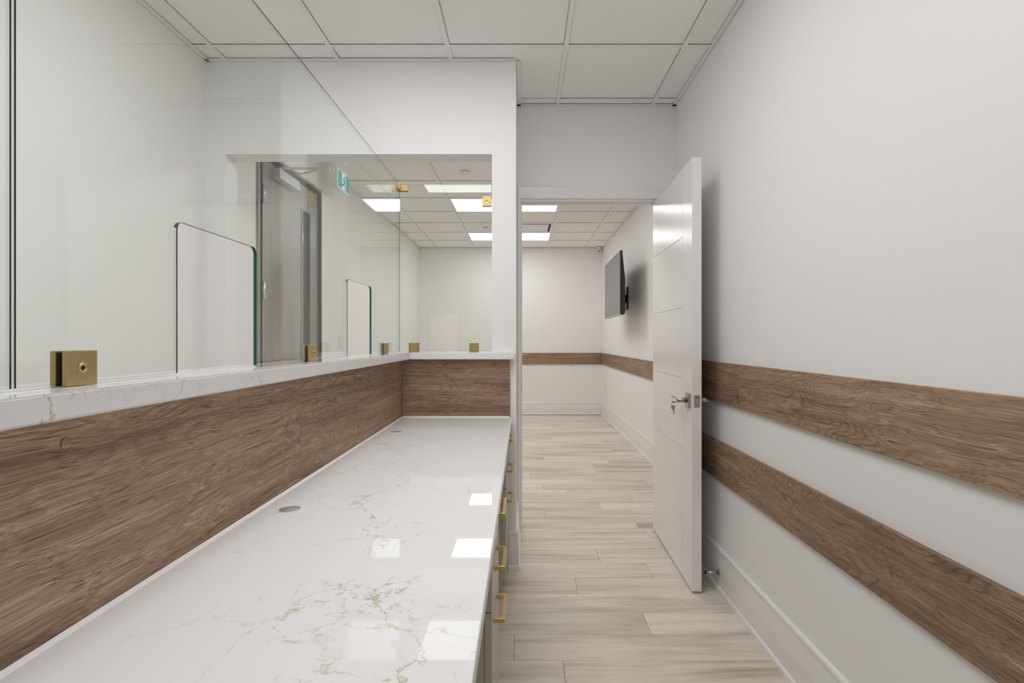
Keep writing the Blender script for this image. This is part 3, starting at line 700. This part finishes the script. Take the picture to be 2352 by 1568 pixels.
mk('doorway_symbol', prism([U(.36, .10), U(.67, .10), U(.67, .90), U(.36, .90)], 0, fx+0.0028, fx+0.0032), 'sign_white', fc)
bm = bmesh.new()
def limb(pts, w_):
    for (a, b), (c, d) in zip(pts, pts[1:]):
        p, q = Vector(U(a, b)), Vector(U(c, d)); n_ = (q-p).normalized(); n_ = Vector((-n_.y, n_.x))*w_/2; ext = (q-p).normalized()*w_*0.3
        p = p-ext; q = q+ext
        prism([tuple(p+n_), tuple(p-n_), tuple(q-n_), tuple(q+n_)], 0, fx+0.0032, fx+0.0036, bm)
limb([(.555, .66), (.515, .44)], 0.020)
limb([(.55, .66), (.47, .64), (.44, .54)], 0.010)
limb([(.56, .62), (.60, .52), (.66, .52)], 0.010)
limb([(.52, .44), (.47, .30), (.36, .31)], 0.013)
limb([(.525, .44), (.58, .32), (.60, .14)], 0.013)
cyl((fx+0.0032, U(.585, .78)[0], U(.585, .78)[1]), (fx+0.0036, U(.585, .78)[0], U(.585, .78)[1]), 0.011, 16, None, bm)
mk('running_figure', bm, 'figure', fc)
mk('indicator', cyl((SXF-0.032, sy0-0.0015, 2.655), (SXF-0.032, sy0+0.001, 2.655), 0.0045, 12), 'led_red', ex)
mk('test_button', cyl((SXF-0.034, sy0-0.0012, 2.633), (SXF-0.034, sy0+0.001, 2.633), 0.003, 12), 'white_pl', ex)

# ------------------------------------------------------------------ lobby details
sw_ = thing('light_switch', 'white wall switch plate beside the grey door', 'light switch', (XL, 5.0, 1.147))
mk('plate', bx(((XL, 4.96, 1.147), (XL+0.006, 5.035, 1.267)), bev=0.002), 'white_pl', sw_)
mk('rocker', bx(((XL+0.006, 4.981, 1.173), (XL+0.009, 5.014, 1.241)), bev=0.001), 'white_pl', sw_)
ol = thing('wall_outlet', 'white wall outlet low on the television wall', 'outlet', (XFR, 8.49, 0.40))
mk('plate', bx(((XFR-0.006, 8.455, 0.40), (XFR, 8.527, 0.515)), bev=0.002), 'white_pl', ol)
mk('socket', bx(((XFR-0.008, 8.475, 0.465), (XFR-0.006, 8.507, 0.500)), bev=0.001), 'white_pl', ol)
mk('socket', bx(((XFR-0.008, 8.475, 0.415), (XFR-0.006, 8.507, 0.450)), bev=0.001), 'white_pl', ol)
# television on an arm
tv = thing('television', 'flat black television turned off on the lobby wall', 'television', (1.06, 6.28, 1.504))
ty0, ty1, tz0, tz1, tx = 5.672, 6.885, 1.504, 2.190, 1.030
sk = lambda y: (y-ty0)/(ty1-ty0)*0.022
def tvbox(y0, y1, z0, z1, x0, x1, bev=0.0):
    bm = bx(((x0, y0, z0), (x1, y1, z1)), bev=bev)
    for v in bm.verts: v.co.x += sk(v.co.y)
    return bm
mk('bezel', tvbox(ty0, ty1, tz0, tz1, tx, tx+0.026, 0.003), 'black', tv)
mk('screen', tvbox(ty0+0.010, ty1-0.010, tz0+0.018, tz1-0.010, tx-0.0006, tx+0.001), 'screen', tv)
bm = prism([(tx+0.026, tz0+0.004), (tx+0.026, tz1-0.02), (tx+0.038, tz1-0.14), (tx+0.056, tz1-0.30), (tx+0.056, tz0+0.03), (tx+0.044, tz0+0.004)], 1, ty0+0.012, ty1-0.012)
for v in bm.verts: v.co.x += sk(v.co.y)
mk('rear_housing', bm, 'black', tv)
mk('bezel_strip', tvbox(ty0, ty1, tz0-0.002, tz0+0.014, tx-0.0014, tx+0.004), 'nickel', tv)['label'] = 'slim metallic lower bezel'
tm = thing('television_mount', 'black wall mount arm behind the television', 'tv mount', (XFR, 6.70, 1.61))
mk('wall_plate', bx(((XFR-0.022, 6.62, 1.615), (XFR-0.0005, 6.84, 1.895)), bev=0.003), 'black', tm)
mk('arm', bx(((1.124, 6.66, 1.70), (XFR-0.022, 6.74, 1.80)), bev=0.004), 'black', tm)
mk('vesa_plate', bx(((1.1115, 6.56, 1.62), (1.124, 6.80, 1.88)), bev=0.002), 'black', tm)
mk('bolt', cyl((1.124, 6.60, 1.86), (1.136, 6.60, 1.86), 0.008, 12), 'nickel', tm)
# dome camera
cc = thing('security_camera', 'small white dome camera under the ceiling in the far corner', 'security camera', (1.235, 8.72, 2.64))
mk('mount', lathe([(0, 0), (0.048, 0), (0.048, 0.018), (0.040, 0.026), (0, 0.026)], (1.235, 8.715, CEIL-0.0005), (0, 0, -1), 24), 'white_pl', cc)
mk('ball', lathe([(0, -0.045), (0.018, -0.041), (0.033, -0.030), (0.043, -0.013), (0.045, 0.004), (0.040, 0.020), (0.030, 0.030)], (1.235, 8.712, CEIL-0.058), (0.15, 0.75, 0.35), 24), 'white_pl', cc)
mk('lens', lathe([(0, 0.003), (0.010, 0.002), (0.013, -0.004)], Vector((1.235, 8.712, CEIL-0.058))-Vector((0.15, 0.75, 0.35)).normalized()*0.044, (-0.15, -0.75, -0.35), 20), 'dark', cc)
# sprinkler covers
for (x, y), lab in (((-0.525, 4.80), 'round white sprinkler cover in the lobby ceiling, nearer of two'), ((-0.512, 7.20), 'round white sprinkler cover in the lobby ceiling by the farthest light')):
    s = thing('sprinkler_cover', lab, 'sprinkler', (x, y, CEIL-0.01), 0, 'sprinkler covers')
    mk('collar', lathe([(0, 0), (0.030, 0), (0.030, 0.014), (0, 0.014)], (x, y, CEIL+0.005), (0, 0, -1), 20), 'tee', s)
    mk('cover', lathe([(0, 0), (0.046, 0), (0.047, 0.004), (0.043, 0.007), (0, 0.008)], (x, y, CEIL-0.009), (0, 0, -1), 28), 'white_pl', s)
# air diffuser
x0, x1, y0, y1 = diff
ad = thing('air_diffuser', 'square white air diffuser in the lobby ceiling between two lights', 'air vent', ((x0+x1)/2, (y0+y1)/2, CEIL-0.02))
g = 0.014; f = 0.03
mk('frame', bx(((x0+g, y0+g, CEIL-0.001), (x1-g, y0+g+f, CEIL+0.02)), ((x0+g, y1-g-f, CEIL-0.001), (x1-g, y1-g, CEIL+0.02)), ((x0+g, y0+g+f, CEIL-0.001), (x0+g+f, y1-g-f, CEIL+0.02)), ((x1-g-f, y0+g+f, CEIL-0.001), (x1-g, y1-g-f, CEIL+0.02))), 'tee', ad)
mk('throat', bx(((x0+g+f, y0+g+f, CEIL+0.018), (x1-g-f, y1-g-f, CEIL+0.03))), 'dark', ad)
mk('plaque', bx(((x0+0.075, y0+0.075, CEIL-0.004), (x1-0.075, y1-0.075, CEIL+0.002)), bev=0.002), 'tee', ad)
